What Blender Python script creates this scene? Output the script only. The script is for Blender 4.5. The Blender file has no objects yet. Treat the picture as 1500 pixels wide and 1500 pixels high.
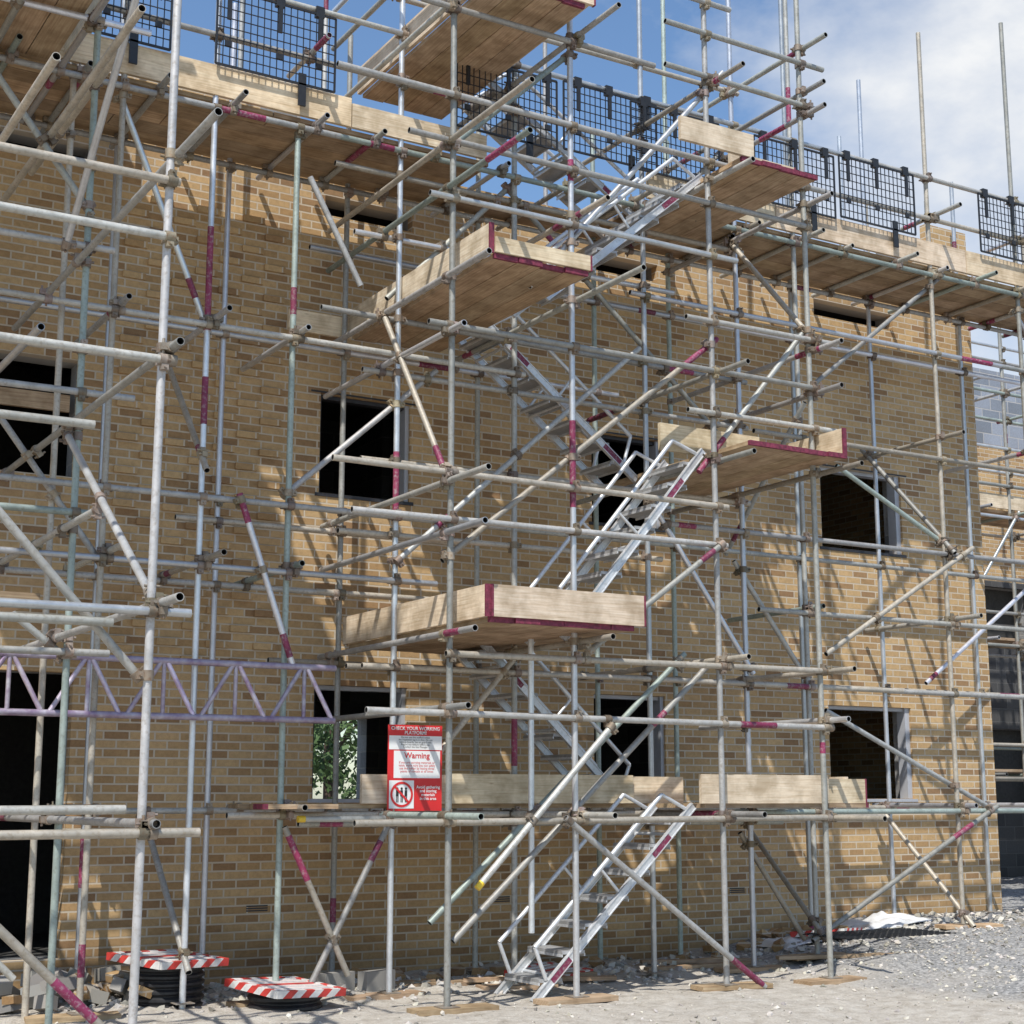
import bpy, math, random
from mathutils import Vector, Matrix, noise
random.seed(7)
C=bpy.context.collection
rnd=random.random
def U(a,b): return a+(b-a)*random.random()

# ------------------------------------------------------------------ materials
def mat(name):
    m=bpy.data.materials.new(name); m.use_nodes=True
    nt=m.node_tree; b=nt.nodes['Principled BSDF']
    return m,nt,b
def N(nt,t,**k):
    n=nt.nodes.new(t)
    for a,v in k.items(): setattr(n,a,v)
    return n
def ramp(nt,fac,stops):
    r=N(nt,'ShaderNodeValToRGB'); e=r.color_ramp.elements
    while len(e)<len(stops): e.new(0.5)
    for i,(p,c) in enumerate(stops):
        e[i].position=p; e[i].color=(c[0],c[1],c[2],1) if len(c)==3 else c
    nt.links.new(fac,r.inputs[0]); return r.outputs[0]
def noise_n(nt,vec,scale,detail=4,rough=.6):
    n=N(nt,'ShaderNodeTexNoise'); n.inputs['Scale'].default_value=scale
    n.inputs['Detail'].default_value=detail; n.inputs['Roughness'].default_value=rough
    if vec is not None: nt.links.new(vec,n.inputs['Vector'])
    return n.outputs['Fac']
def mix(nt,a,b,fac,mode='MIX'):
    n=N(nt,'ShaderNodeMix',data_type='RGBA',blend_type=mode)
    for s,v in ((0,fac),(6,a),(7,b)):
        if hasattr(v,'is_linked'): nt.links.new(v,n.inputs[s])
        elif s==0: n.inputs[0].default_value=v
        else: n.inputs[s].default_value=(v[0],v[1],v[2],1)
    return n.outputs[2]
def bump(nt,b,h,dist,strength=1.0):
    n=N(nt,'ShaderNodeBump'); n.inputs['Distance'].default_value=dist; n.inputs['Strength'].default_value=strength
    nt.links.new(h,n.inputs['Height']); nt.links.new(n.outputs[0],b.inputs['Normal'])
def objco(nt): return N(nt,'ShaderNodeTexCoord').outputs['Object']
def tint(nt): return N(nt,'ShaderNodeAttribute',attribute_name='tint').outputs['Color']
def bb(b,rough=.6,metal=0):
    b.inputs['Roughness'].default_value=rough; b.inputs['Metallic'].default_value=metal

def m_metal(name,lo,hi,rough,metal,dirt=(.26,.24,.21),dirtamt=.5):
    m,nt,b=mat(name); v=objco(nt)
    n1=noise_n(nt,v,6,3,.7); n2=noise_n(nt,v,38,2,.6)
    c=ramp(nt,n1,[(.3,lo),(.7,hi)])
    d=ramp(nt,n2,[(.50,(0,0,0)),(.72,(dirtamt,)*3)])
    c=mix(nt,c,dirt,d)
    c=mix(nt,c,tint(nt),1.0,'MULTIPLY')
    nt.links.new(c,b.inputs['Base Color']); bb(b,rough,metal)
    r=N(nt,'ShaderNodeMapRange'); r.inputs[3].default_value=rough-.12; r.inputs[4].default_value=rough+.2
    nt.links.new(n1,r.inputs[0]); nt.links.new(r.outputs[0],b.inputs['Roughness'])
    return m
M_GALV=m_metal('galvanised_tube',(.34,.34,.325),(.51,.50,.475),.5,.3,(.27,.235,.19),.6)
M_SILV=m_metal('bright_galvanised_tube',(.56,.57,.60),(.74,.75,.78),.32,.6,(.42,.41,.39),.3)
M_MAR=m_metal('maroon_painted_tube',(.14,.014,.045),(.25,.035,.09),.5,.05,(.30,.25,.25),.7)
M_COUP=m_metal('coupler_steel',(.18,.15,.115),(.38,.34,.29),.6,.35,(.22,.12,.06),.6)
M_ALU=m_metal('aluminium',(.60,.61,.62),(.76,.77,.78),.38,.45,(.42,.4,.37),.5)
M_TREAD=m_metal('aluminium_tread',(.30,.30,.30),(.46,.46,.46),.5,.4,(.3,.28,.25),.6)
M_PURP=m_metal('lattice_beam_paint',(.20,.12,.22),(.50,.47,.53),.5,.4,(.3,.28,.28),.5)
def simple(name,col,rough=.6,metal=0,scale=20,var=.25):
    m,nt,b=mat(name); v=objco(nt)
    n=noise_n(nt,v,scale,3,.65)
    lo=[c*(1-var) for c in col]; hi=[min(1,c*(1+var)) for c in col]
    nt.links.new(ramp(nt,n,[(.3,lo),(.7,hi)]),b.inputs['Base Color']); bb(b,rough,metal); return m
M_DARK=simple('tube_bore',(.015,.014,.013),.9)  # shade inside open tube ends, put in as a near-black colour
M_BLK=simple('black_plastic',(.018,.018,.02),.45)
M_FRAME=simple('window_frame_pvc',(.42,.43,.46),.4,0,4,.1)
M_FRDARK=simple('dark_frame',(.03,.03,.035),.5)
M_INT=simple('interior_darkness',(.05,.048,.045),.9)  # unlit rooms imitated by a near-black surface colour
M_YEL=simple('yellow_cap',(.75,.5,.04),.5)
M_WHITE=simple('white_plastic_sheet',(.62,.62,.62),.45,0,5,.2)
M_SIGNW=simple('sign_white',(.78,.78,.77),.4,0,3,.04)
M_SIGNR=simple('sign_red',(.62,.025,.025),.4,0,3,.08)
M_SIGNK=simple('sign_black',(.02,.02,.02),.5)
M_REDP=simple('red_plastic',(.55,.05,.04),.5,0,9,.25)
M_WPL=simple('white_plastic',(.68,.66,.63),.5,0,12,.2)
M_PINK=simple('faded_cover_plastic',(.60,.50,.47),.55,0,14,.25)

def m_wood(name,a,b_,c_):
    m,nt,b=mat(name)
    uv=N(nt,'ShaderNodeUVMap',uv_map='UVMap').outputs[0]
    mp=N(nt,'ShaderNodeMapping'); mp.inputs['Scale'].default_value=(1.2,26,1); nt.links.new(uv,mp.inputs[0])
    n1=noise_n(nt,mp.outputs[0],2.2,5,.65)
    n2=noise_n(nt,objco(nt),5,3,.6)
    c=ramp(nt,n1,[(.28,a),(.5,b_),(.75,c_)])
    d=ramp(nt,n2,[(.36,(.66,.63,.58)),(.62,(1,1,1))])
    c=mix(nt,c,d,1.0,'MULTIPLY')
    v=N(nt,'ShaderNodeTexVoronoi'); v.inputs['Scale'].default_value=1.0
    mp2=N(nt,'ShaderNodeMapping'); mp2.inputs['Scale'].default_value=(3,9,1); nt.links.new(uv,mp2.inputs[0]); nt.links.new(mp2.outputs[0],v.inputs['Vector'])
    k=ramp(nt,v.outputs['Distance'],[(.0,(.35,.25,.17)),(.1,(1,1,1))])
    c=mix(nt,c,k,.7,'MULTIPLY')
    c=mix(nt,c,tint(nt),1.0,'MULTIPLY')
    nt.links.new(c,b.inputs['Base Color']); bb(b,.75); bump(nt,b,n1,.004,.6); return m
M_WOOD=m_wood('scaffold_board',(.33,.21,.12),(.51,.36,.225),(.63,.49,.33))
M_TOE=m_wood('toe_board',(.55,.42,.27),(.75,.61,.44),(.85,.75,.58))
M_BEND=simple('board_end_paint',(.17,.025,.05),.7,0,30,.5)

def m_brick(name,c1,c2,c3,mortar,bw=.225,rh=.075,ms=.0055,bumpd=.006):
    m,nt,b=mat(name)
    g=N(nt,'ShaderNodeTexCoord').outputs['Object']
    s=N(nt,'ShaderNodeSeparateXYZ'); nt.links.new(g,s.inputs[0])
    ad=N(nt,'ShaderNodeMath',operation='ADD'); nt.links.new(s.outputs[0],ad.inputs[0]); nt.links.new(s.outputs[1],ad.inputs[1])
    cb=N(nt,'ShaderNodeCombineXYZ'); nt.links.new(ad.outputs[0],cb.inputs[0]); nt.links.new(s.outputs[2],cb.inputs[1])
    br=N(nt,'ShaderNodeTexBrick'); br.offset=.5
    I=br.inputs
    I['Scale'].default_value=1; I['Brick Width'].default_value=bw; I['Row Height'].default_value=rh
    I['Mortar Size'].default_value=ms; I['Mortar Smooth'].default_value=.15; I['Bias'].default_value=0
    I['Color1'].default_value=(0,0,0,1); I['Color2'].default_value=(1,1,1,1); I['Mortar'].default_value=(.5,.5,.5,1)
    wob=N(nt,'ShaderNodeTexNoise'); wob.inputs['Scale'].default_value=9; wob.inputs['Detail'].default_value=1; nt.links.new(g,wob.inputs['Vector'])
    vm=N(nt,'ShaderNodeVectorMath',operation='MULTIPLY_ADD'); nt.links.new(wob.outputs['Color'],vm.inputs[0])
    vm.inputs[1].default_value=(.004,.003,0); nt.links.new(cb.outputs[0],vm.inputs[2])
    nt.links.new(vm.outputs[0],I['Vector'])
    col=ramp(nt,br.outputs['Color'],[(0,c3),(.22,c1),(.6,c2),(1,[min(.8,x*1.14) for x in c2])])
    n1=noise_n(nt,g,30,3,.7); n2=noise_n(nt,g,.9,3,.55)
    col=mix(nt,col,ramp(nt,n1,[(.3,(.8,.79,.77)),(.6,(1.0,1.0,1.0))]),1.0,'MULTIPLY')
    col=mix(nt,col,mortar,br.outputs['Fac'])
    col=mix(nt,col,ramp(nt,n2,[(.3,(.84,.82,.80)),(.6,(1,1,1))]),1.0,'MULTIPLY')
    mr=N(nt,'ShaderNodeMapRange'); mr.inputs[1].default_value=.15; mr.inputs[2].default_value=.9; nt.links.new(s.outputs[2],mr.inputs[0])
    ad2=N(nt,'ShaderNodeMath',operation='ADD'); nt.links.new(mr.outputs[0],ad2.inputs[0]); nt.links.new(n2,ad2.inputs[1])
    col=mix(nt,col,ramp(nt,ad2.outputs[0],[(.45,(.66,.63,.60)),(.9,(1,1,1))]),1.0,'MULTIPLY')
    nt.links.new(col,b.inputs['Base Color']); bb(b,.9)
    inv=N(nt,'ShaderNodeMath',operation='SUBTRACT'); inv.inputs[0].default_value=1; nt.links.new(br.outputs['Fac'],inv.inputs[1])
    bump(nt,b,inv.outputs[0],bumpd,1.0)
    return m
M_BRICK=m_brick('buff_brick',(.46,.29,.135),(.55,.37,.185),(.32,.19,.095),(.60,.51,.39),ms=.0085,bumpd=.005)
M_BLOCK=m_brick('concrete_block',(.27,.27,.27),(.34,.34,.34),(.21,.215,.22),(.42,.40,.37),.45,.225,.008)
M_BLOCKD=m_brick('shaded_block',(.06,.06,.063),(.085,.085,.088),(.045,.045,.05),(.12,.12,.12),.45,.225,.009)  # block colour darkened to carry the shade on lower wall and partitions
M_BLOCKB=m_brick('engineering_block',(.24,.27,.32),(.31,.34,.40),(.19,.21,.24),(.48,.47,.46),.45,.225,.010)

def m_ground():
    m,nt,b=mat('site_ground'); g=objco(nt)
    n1=noise_n(nt,g,.55,4,.6); n2=noise_n(nt,g,7,6,.75); n3=noise_n(nt,g,55,3,.7)
    dirt=ramp(nt,n2,[(.3,(.36,.315,.255)),(.5,(.54,.49,.42)),(.7,(.65,.61,.54))])
    vo=N(nt,'ShaderNodeTexVoronoi'); vo.inputs['Scale'].default_value=42; nt.links.new(g,vo.inputs['Vector'])
    grav=ramp(nt,vo.outputs['Color'],[(.1,(.18,.18,.175)),(.5,(.34,.335,.33)),(.9,(.55,.535,.51))])
    s=N(nt,'ShaderNodeSeparateXYZ'); nt.links.new(g,s.inputs[0])
    mr=N(nt,'ShaderNodeMapRange'); mr.inputs[1].default_value=9.5; mr.inputs[2].default_value=12.5; nt.links.new(s.outputs[0],mr.inputs[0])
    ad=N(nt,'ShaderNodeMath',operation='ADD'); nt.links.new(mr.outputs[0],ad.inputs[0]); nt.links.new(n1,ad.inputs[1])
    fac=ramp(nt,ad.outputs[0],[(.62,(0,0,0)),(.95,(1,1,1))])
    c=mix(nt,dirt,grav,fac)
    c=mix(nt,c,ramp(nt,n3,[(.3,(.7,.7,.7)),(.7,(1,1,1))]),1.0,'MULTIPLY')
    nt.links.new(c,b.inputs['Base Color']); bb(b,.95)
    a=N(nt,'ShaderNodeMath',operation='MULTIPLY_ADD'); a.inputs[1].default_value=.35; nt.links.new(n3,a.inputs[0]); nt.links.new(n2,a.inputs[2])
    bump(nt,b,a.outputs[0],.04,.8)
    return m
M_GROUND=m_ground()
def m_stone():
    m,nt,b=mat('gravel_stone')
    c=mix(nt,(.56,.53,.48),tint(nt),1.0,'MULTIPLY')
    nt.links.new(c,b.inputs['Base Color']); bb(b,.9); return m
M_STONE=m_stone()
M_LEAF=simple('foliage',(.07,.12,.035),.7,0,2,.5)
M_BARK=simple('bark',(.10,.07,.05),.9)

# ------------------------------------------------------------------ mesh builder
class MB:
    def __init__(s): s.v=[];s.f=[];s.m=[];s.t=[];s.sm=[];s.uv=[];s.mats=[]
    def mi(s,m):
        if m not in s.mats: s.mats.append(m)
        return s.mats.index(m)
    def add(s,vs,fs,m,t=(1,1,1),smooth=False,uvs=None):
        o=len(s.v); s.v+= [tuple(x) for x in vs]; k=s.mi(m)
        for j,f in enumerate(fs):
            s.f.append(tuple(o+i for i in f)); s.m.append(k); s.t.append(t); s.sm.append(smooth)
            s.uv.append(uvs[j] if uvs else [(0,0)]*len(f))
    def build(s,name,parent=None):
        me=bpy.data.meshes.new(name); me.from_pydata(s.v,[],s.f)
        for m in s.mats: me.materials.append(m)
        me.polygons.foreach_set('material_index',s.m); me.polygons.foreach_set('use_smooth',s.sm)
        ca=me.color_attributes.new('tint','FLOAT_COLOR','CORNER'); ul=me.uv_layers.new(name='UVMap')
        cd=[];ud=[]
        for f,t,u in zip(s.f,s.t,s.uv):
            for i in range(len(f)): cd+= [t[0],t[1],t[2],1]; ud+= [u[i][0],u[i][1]]
        ca.data.foreach_set('color',cd); ul.data.foreach_set('uv',ud)
        me.update(); o=bpy.data.objects.new(name,me); C.objects.link(o)
        if parent: o.parent=parent
        return o
def empty(name,loc=(0,0,0)):
    o=bpy.data.objects.new(name,None); o.empty_display_size=.3; C.objects.link(o); return o
def frame(d):
    d=d.normalized(); a=Vector((0,0,1)) if abs(d.z)<.9 else Vector((1,0,0))
    x=d.cross(a).normalized(); return x,d.cross(x).normalized()
def tube(mb,p,q,m,r=.0262,t=(1,1,1),seg=12,hollow=True,bore=None):
    p=Vector(p);q=Vector(q);x,y=frame(q-p); n=(q-p).normalized()
    vs=[];fs=[]
    ring=[(math.cos(2*math.pi*i/seg),math.sin(2*math.pi*i/seg)) for i in range(seg)]
    for c,rr in ((p,r),(q,r)):
        for a,b in ring: vs.append(c+x*a*rr+y*b*rr)
    for i in range(seg):
        j=(i+1)%seg; fs.append((i,i+seg,j+seg,j))
    mb.add(vs,fs,m,t,True)
    for c,sg in ((p,1),(q,-1)):
        if hollow:
            vs=[];ri=r*.84
            for a,b in ring: vs.append(c+x*a*r+y*b*r)
            for a,b in ring: vs.append(c+x*a*ri+y*b*ri)
            for a,b in ring: vs.append(c+x*a*ri+y*b*ri+n*sg*.09)
            f1=[];f2=[]
            for i in range(seg):
                j=(i+1)%seg; f1.append((i,j,j+seg,i+seg)); f2.append((i+seg,j+seg,j+2*seg,i+2*seg))
            f2.append(tuple(range(2*seg,3*seg)))
            mb.add(vs,f1,m,t); mb.add(vs,f2,M_DARK,t)
        else:
            vs=[c+x*a*r+y*b*r for a,b in ring]; mb.add(vs,[tuple(range(seg))],m,t)
BF=[(0,1,3,2),(4,6,7,5),(0,4,5,1),(2,3,7,6),(0,2,6,4),(1,5,7,3)]
def obox(mb,c,ax,ay,az,m,t=(1,1,1)):
    c=Vector(c);A=[Vector(ax),Vector(ay),Vector(az)]; L=[a.length for a in A]; k=L.index(max(L))
    vs=[];lo=[]
    for i in (-1,1):
        for j in (-1,1):
            for l in (-1,1):
                vs.append(c+A[0]*i+A[1]*j+A[2]*l); lo.append((i*L[0],j*L[1],l*L[2]))
    of=(rnd()*50,rnd()*50); uvs=[]; o2=[q for q in range(3) if q!=k]
    for f in BF: uvs.append([(lo[i][k]+of[0], lo[i][o2[0]]+lo[i][o2[1]]+of[1]) for i in f])
    mb.add(vs,BF,m,t,False,uvs)
def box(mb,x0,x1,y0,y1,z0,z1,m,t=(1,1,1)):
    obox(mb,((x0+x1)/2,(y0+y1)/2,(z0+z1)/2),((x1-x0)/2,0,0),(0,(y1-y0)/2,0),(0,0,(z1-z0)/2),m,t)
def wt(a=.82,b=1.12):
    k=U(a,b); return (k*U(.97,1.04),k,k*U(.93,1.05))

def gz(x,y):
    t=max(0,min(1,(x-9.5)/3.2)); h=.27*t*t*(3-2*t)
    d=max(0,1-math.hypot(x-8,y-11)/25)
    return h+ .035*d*noise.noise(Vector((x*.9,y*.9,0)))+.015*d*noise.noise(Vector((x*3.1,y*3.1,4)))

# ------------------------------------------------------------------ scaffold system
TUBES=[]
def T(g,p,q,m=None,mar=None,cap=None):
    p=Vector(p);q=Vector(q)
    if m is None:
        r=rnd(); m=M_SILV if r<.2 else M_GALV
    k=U(.66,1.15); tt=(k*U(.98,1.03),k,k*U(.94,1.03))
    if m is M_GALV and rnd()<.3: tt=(k*1.04,k*.95,k*.83)
    if m is M_GALV and rnd()<.12: tt=(k*.85,k*1.0,k*.95)
    TUBES.append((g,p,q,m,tt))
    if mar is None and rnd()<.38:
        L=(q-p).length; a=U(0,.25) if rnd()<.5 else U(.7,.88)
        l=min(U(.12,.5),L*.3); mar=[(a*L,a*L+l)]
    for a,b in (mar or []):
        n=(q-p).normalized(); GR[g]['extra'].append((p+n*a,p+n*b,M_MAR))
    if cap:
        n=(q-p).normalized(); GR[g]['extra'].append((p-n*.012,p+n*.05,M_YEL))
GR={}
def group(key,name):
    GR[key]={'e':empty(name),'extra':[],'tb':MB(),'cp':MB(),'bd':MB(),'toe':MB(),'base':MB()}
group('F','facade_scaffolding'); group('S','scaffold_stair_tower'); group('L','scaffold_loading_tower'); group('R','background_scaffolding')

yI,yO,yT,yL,yM=13.05,11.95,10.8,8.83,11.08
Fo=[1.2,2.0,3.37,4.16,4.92,10.55,12.55,13.95,15.4]
Fi=[1.2,2.4,3.65,4.7,5.9,7.35,8.75,9.72,11.45,12.65,14.15,15.4]
tops={12.55:10.3,13.95:10.8,4.16:9.9,15.4:9.6,10.55:10.9,4.92:7.3}
for x in Fo:
    T('F',(x,yO,gz(x,yO)),(x,yO,tops.get(x,10.4)),M_SILV if x==4.16 else M_GALV,[(5.4,6.3),(4.6,5.0)] if x==4.16 else None)
for x in Fi:
    top={12.65:10.2,11.45:11.2,14.15:9.2,9.72:10.9}.get(x,9.0 if x<7 else 8.6)
    T('F',(x,yI,gz(x,yI)),(x,yI,top))
for x,y,z0,z1 in [(13.1,13.9,7.6,9.9),(13.9,14.3,7.6,9.3),(14.9,14.2,7.0,9.5),(10.9,14.6,7.5,9.6),(9.0,14.4,7.4,10.6),(6.3,14.6,7.4,10.4),(5.3,14.5,7.4,10.2)]:
    T('F',(x,y,z0),(x,y,z1))
def ledger(g,y,z,x0,x1,m=None,n=None,dz=.0):
    x=x0
    while x<x1-.3:
        e=min(x1,x+U(4.6,6.3))
        if x1-e<1.2: e=x1
        T(g,(x-(.2 if x>x0 else 0),y,z),(e,y,z+dz),m); x=e
        z+=U(-.006,.006); y+=U(-.004,.004)
a=-.05
for z,x0,x1 in [(1.47,4.45,15.7),(2.70,5.6,15.5),(3.44,.8,6.3),(3.44,9.9,15.6),(4.0,.9,7.0),(4.2,8.8,15.6),(5.25,9.9,15.5),(5.45,.9,7.2),(6.45,8.4,15.8),(7.36,.8,15.8),(8.02,.9,15.8),(8.5,.9,15.7)]:
    ledger('F',yO+a,z,x0,x1)
for z,x0,x1 in [(1.5,2.0,15.6),(2.81,5.2,15.6),(4.22,.9,15.6),(4.02,4.3,7.2),(5.74,.9,9.0),(6.72,5.5,15.7),(7.36,.9,15.7),(3.45,.8,9.1)]:
    ledger('F',yI+a,z,x0,x1,M_SILV if z in(5.74,6.72) else None)
for i,x in enumerate(Fo):
    for z in (1.53,3.50,5.51): 
        if rnd()<.85: T('F',(x+.05,U(11.45,11.75),z),(x+.05,13.25,z))
x=1.1
while x<15.7:
    T('F',(x,U(11.55,11.8),7.415),(x,13.28,7.415)); x+=U(.55,.8)
for x in (5.0,12.6,14.0): T('F',(x,11.5,8.07),(x,12.4,8.07))
for X0,Z0,X1,Z1,y in [(13.08,7.65,10.84,5.9,yO+.06),(12.88,4.29,10.71,3.03,yO-.1),(13.05,1.53,10.41,.25,yO-.1),(11.09,5.04,12.69,4.3,yO+.06),(10.82,2.48,13.04,1.53,yO+.06),
        (9.68,1.28,10.45,.25,yO+.06),(9.69,3.92,10.61,2.75,yO+.06),(4.92,1.38,5.5,.2,yO-.1),(5.0,6.9,5.5,6.0,yO-.1),(6.35,5.4,4.9,4.1,yO+.08),
        (2.0,5.2,3.4,3.4,yO+.06),(3.37,7.3,4.2,5.4,yO+.06),(13.95,7.2,15.4,5.3,yO+.06),(15.2,4.2,13.9,2.7,yO+.06),(13.2,2.9,15.4,4.4,yI-.1)]:
    T('F',(X0,y,Z0),(X1,y,Z1))
T('F',(4.45,yO-.1,4.05),(4.95,yO-.1,2.68),M_SILV,[(0,.25),(1.2,1.4)])
for x,s in ((4.2,1),(10.55,-1),(12.6,1),(2.1,-1)):
    T('F',(x-.05,11.8,4.2 if s>0 else 5.6),(x-.05,13.15,5.6 if s>0 else 4.2)); T('F',(x-.05,13.1,1.5),(x-.05,11.8,.3))
# --- stair tower
for x,mm,mar in [(5.84,M_GALV,[]),(7.01,M_SILV,[(4.0,4.75),(6.9,7.1)]),(8.52,M_GALV,[]),(9.68,M_GALV,[(2.0,2.1)])]:
    T('S',(x,yT,gz(x,yT)),(x,yT,10.9),mm,mar)
for x,mm in [(5.92,M_SILV),(7.12,None),(8.6,None),(9.76,None)]:
    T('S',(x,yO,gz(x,yO)),(x,yO,10.8),mm,[(4.0,4.6)] if x==5.92 else None)
T('S',(6.97,11.42,.5),(6.97,11.42,3.1))
t=yT-.05
for z,x0,x1 in [(1.42,5.02,10.35),(2.26,5.1,9.75),(2.72,5.78,9.9),(3.79,4.95,8.6),(4.18,4.78,8.62),(5.86,8.2,10.0),(5.40,5.6,9.8),(7.42,4.75,9.9),(7.0,5.4,9.7),(6.5,5.6,8.8),(8.68,8.03,9.95),(8.25,8.02,9.84),(8.2,5.5,7.9),(9.0,5.2,8.8),(9.4,5.3,8.9),(5.0,8.2,9.95)]:
    T('S',(x0,t,z),(x1,t,z+U(-.03,.03)))
for z,x0,x1 in [(1.4,5.1,10.2),(2.7,5.5,9.9),(4.5,5.6,9.9),(3.85,5.4,8.8),(5.8,5.2,9.9),(7.15,5.3,9.9),(8.1,5.4,9.8),(6.55,5.5,9.0),(5.3,5.6,9.9),(8.9,5.5,9.9)]:
    T('S',(x0,yO+.05,z),(x1,yO+.05,z+U(-.03,.03)))
for z,y0,xx in [(7.0,9.45,5.79),(6.6,9.48,5.79),(5.83,10.1,5.79),(4.1,10.1,5.79),(3.69,10.15,5.79),(2.88,10.3,5.79),(1.47,10.2,5.79),(8.25,10.0,5.79),(8.9,9.9,5.79),(9.3,9.9,5.79),(2.3,10.4,5.79),(5.35,10.5,5.79)]:
    T('S',(xx,y0,z),(xx,13.22,z))
for z,y0 in [(8.86,10.45),(8.4,10.5),(8.16,10.5),(7.24,10.45),(5.78,10.4),(5.36,10.42),(4.58,10.2),(2.74,10.4),(2.3,10.5),(1.43,10.1)]:
    T('S',(9.73,y0,z),(9.73,U(12.2,13.2),z))
for z,y0 in [(5.83,9.8),(2.88,10.3),(8.27,10.1),(6.6,10.3),(1.47,10.3)]:
    T('S',(7.06,y0,z),(7.06,13.15,z))
for z,y0 in [(7.24,10.2),(4.58,10.3),(1.47,10.3),(8.2,10.3),(5.4,10.35),(2.8,10.45)]:
    T('S',(8.57,y0,z),(8.57,13.15,z))
for p,q in [((8.85,yT-.1,.03),(6.85,yT-.1,1.45)),((5.93,yT+.08,.52),(8.45,yT+.08,2.74)),((6.0,11.4,.62),(8.6,11.4,2.9)),
            ((5.8,yT+.06,3.47),(8.6,yT+.06,5.72)),((6.62,yT+.06,5.9),(8.78,yT+.06,8.4)),((8.5,yO-.06,5.9),(5.9,yO-.06,3.6)),((5.9,yO-.06,1.5),(7.15,yO-.06,2.9)),
            ((7.1,yO+.1,7.3),(9.8,yO+.1,5.0)),((5.85,yO+.1,6.0),(7.2,yO+.1,7.4)),((8.6,yO-.06,4.4),(9.8,yO-.06,2.8)),((5.15,yO-.1,.1),(5.85,yO-.1,1.4)),
            ((9.7,yT+.06,6.0),(8.5,yT+.06,4.6)),((9.73,yT,5.9),(9.73,yO,7.2)),((5.78,yT,4.2),(5.78,yO,5.8)),((5.85,yT+.06,7.0),(7.0,yT+.06,8.1)),((8.6,yO+.1,7.1),(9.75,yO+.1,8.3)),((7.1,yT-.1,2.8),(8.5,yT-.1,3.8))]:
    T('S',p,q)
T('S',(6.05,yT-.1,.93),(7.3,yT-.1,2.18),None,None,True)
T('S',(5.0,yO-.2,1.44),(6.2,yO-.2,1.44),None,[],True)
# --- loading tower at left
for x,y,top in [(2.79,yL,9.7),(.6,yL,9.7),(2.92,yM,9.8),(.7,yM,9.8),(2.1,yM+.9,9.8),(3.0,yO+.1,9.0)]:
    T('L',(x,y,gz(x,y)),(x+ (0.02 if y==yL else -.02),y,top),M_GALV,[])
for z,x0,x1 in [(5.3,.3,2.85),(4.94,.4,2.82),(4.17,.2,2.84),(2.66,.3,3.02),(2.58,.2,2.56),(1.53,.3,2.68),(1.40,.2,3.12),(3.72,.3,2.4),(9.4,.3,3.0)]:
    T('L',(x0,yL-.05,z),(x1,yL-.05,z+.01),None,[])
for z,x0,x1 in [(6.24,.4,3.5),(5.8,.3,3.46),(5.6,.4,3.1),(4.82,.4,3.48),(4.49,.4,3.3),(2.6,.3,3.2),(1.5,.3,3.3),(7.4,.3,3.3),(3.6,.3,3.1),(9.4,.3,3.1)]:
    T('L',(x0,yM-.05,z),(x1,yM-.05,z+.02))
for z,y0,x in [(5.5,8.1,2.84),(4.26,8.62,2.84),(2.72,8.45,2.84),(1.46,8.7,2.84),(5.8,8.5,2.0),(7.4,8.5,2.84),(6.45,8.9,2.6),(3.5,10.2,2.84),(6.9,10.4,2.9),(4.7,10.2,2.4),(7.4,8.4,1.6),(7.4,8.4,2.3),(9.47,8.4,1.0),(9.47,8.4,2.7)]:
    T('L',(x,y0,z),(x,13.0,z))
for p,q in [((1.2,yL+.05,3.95),(2.75,yL+.05,2.3)),((1.2,yL+.05,1.7),(2.8,yL+.05,.2)),((1.6,yM+.05,7.6),(2.95,yM+.05,5.9)),((2.84,9.0,2.8),(2.84,11.1,4.2)),((2.74,11.0,5.6),(2.74,9.0,7.3)),((.8,yM+.05,4.2),(2.9,yM+.05,2.6)),((1.2,yM+1,2.0),(2.9,yM+.95,.3))]:
    T('L',p,q)
# --- scaffolding on the building behind
for x in (17.4,18.9,20.4,21.8,23.3,25,27): 
    for y in (16.6,17.9): T('R',(x,y,.25),(x,y,10.2))
for z in (1.9,2.4,3.9,4.4,5.9,6.4,7.0,7.9,8.4,9.2):
    T('R',(16.3,16.55,z),(22.5,16.55,z)); T('R',(22.2,16.55,z),(28,16.55,z)); T('R',(16.8,17.85,z),(28,17.85,z))
for x in (16.9,17.9,18.9,20.4,21.8,23.3,25):
    for z in (1.95,3.95,5.95,7.95): T('R',(x+.05,16.1,z),(x+.05,18.1,z))
T('R',(17.4,16.5,4),(19.0,16.5,6)); T('R',(19,16.5,2),(20.5,16.5,.3)); T('R',(20.4,16.5,6),(22,16.5,8))

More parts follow.
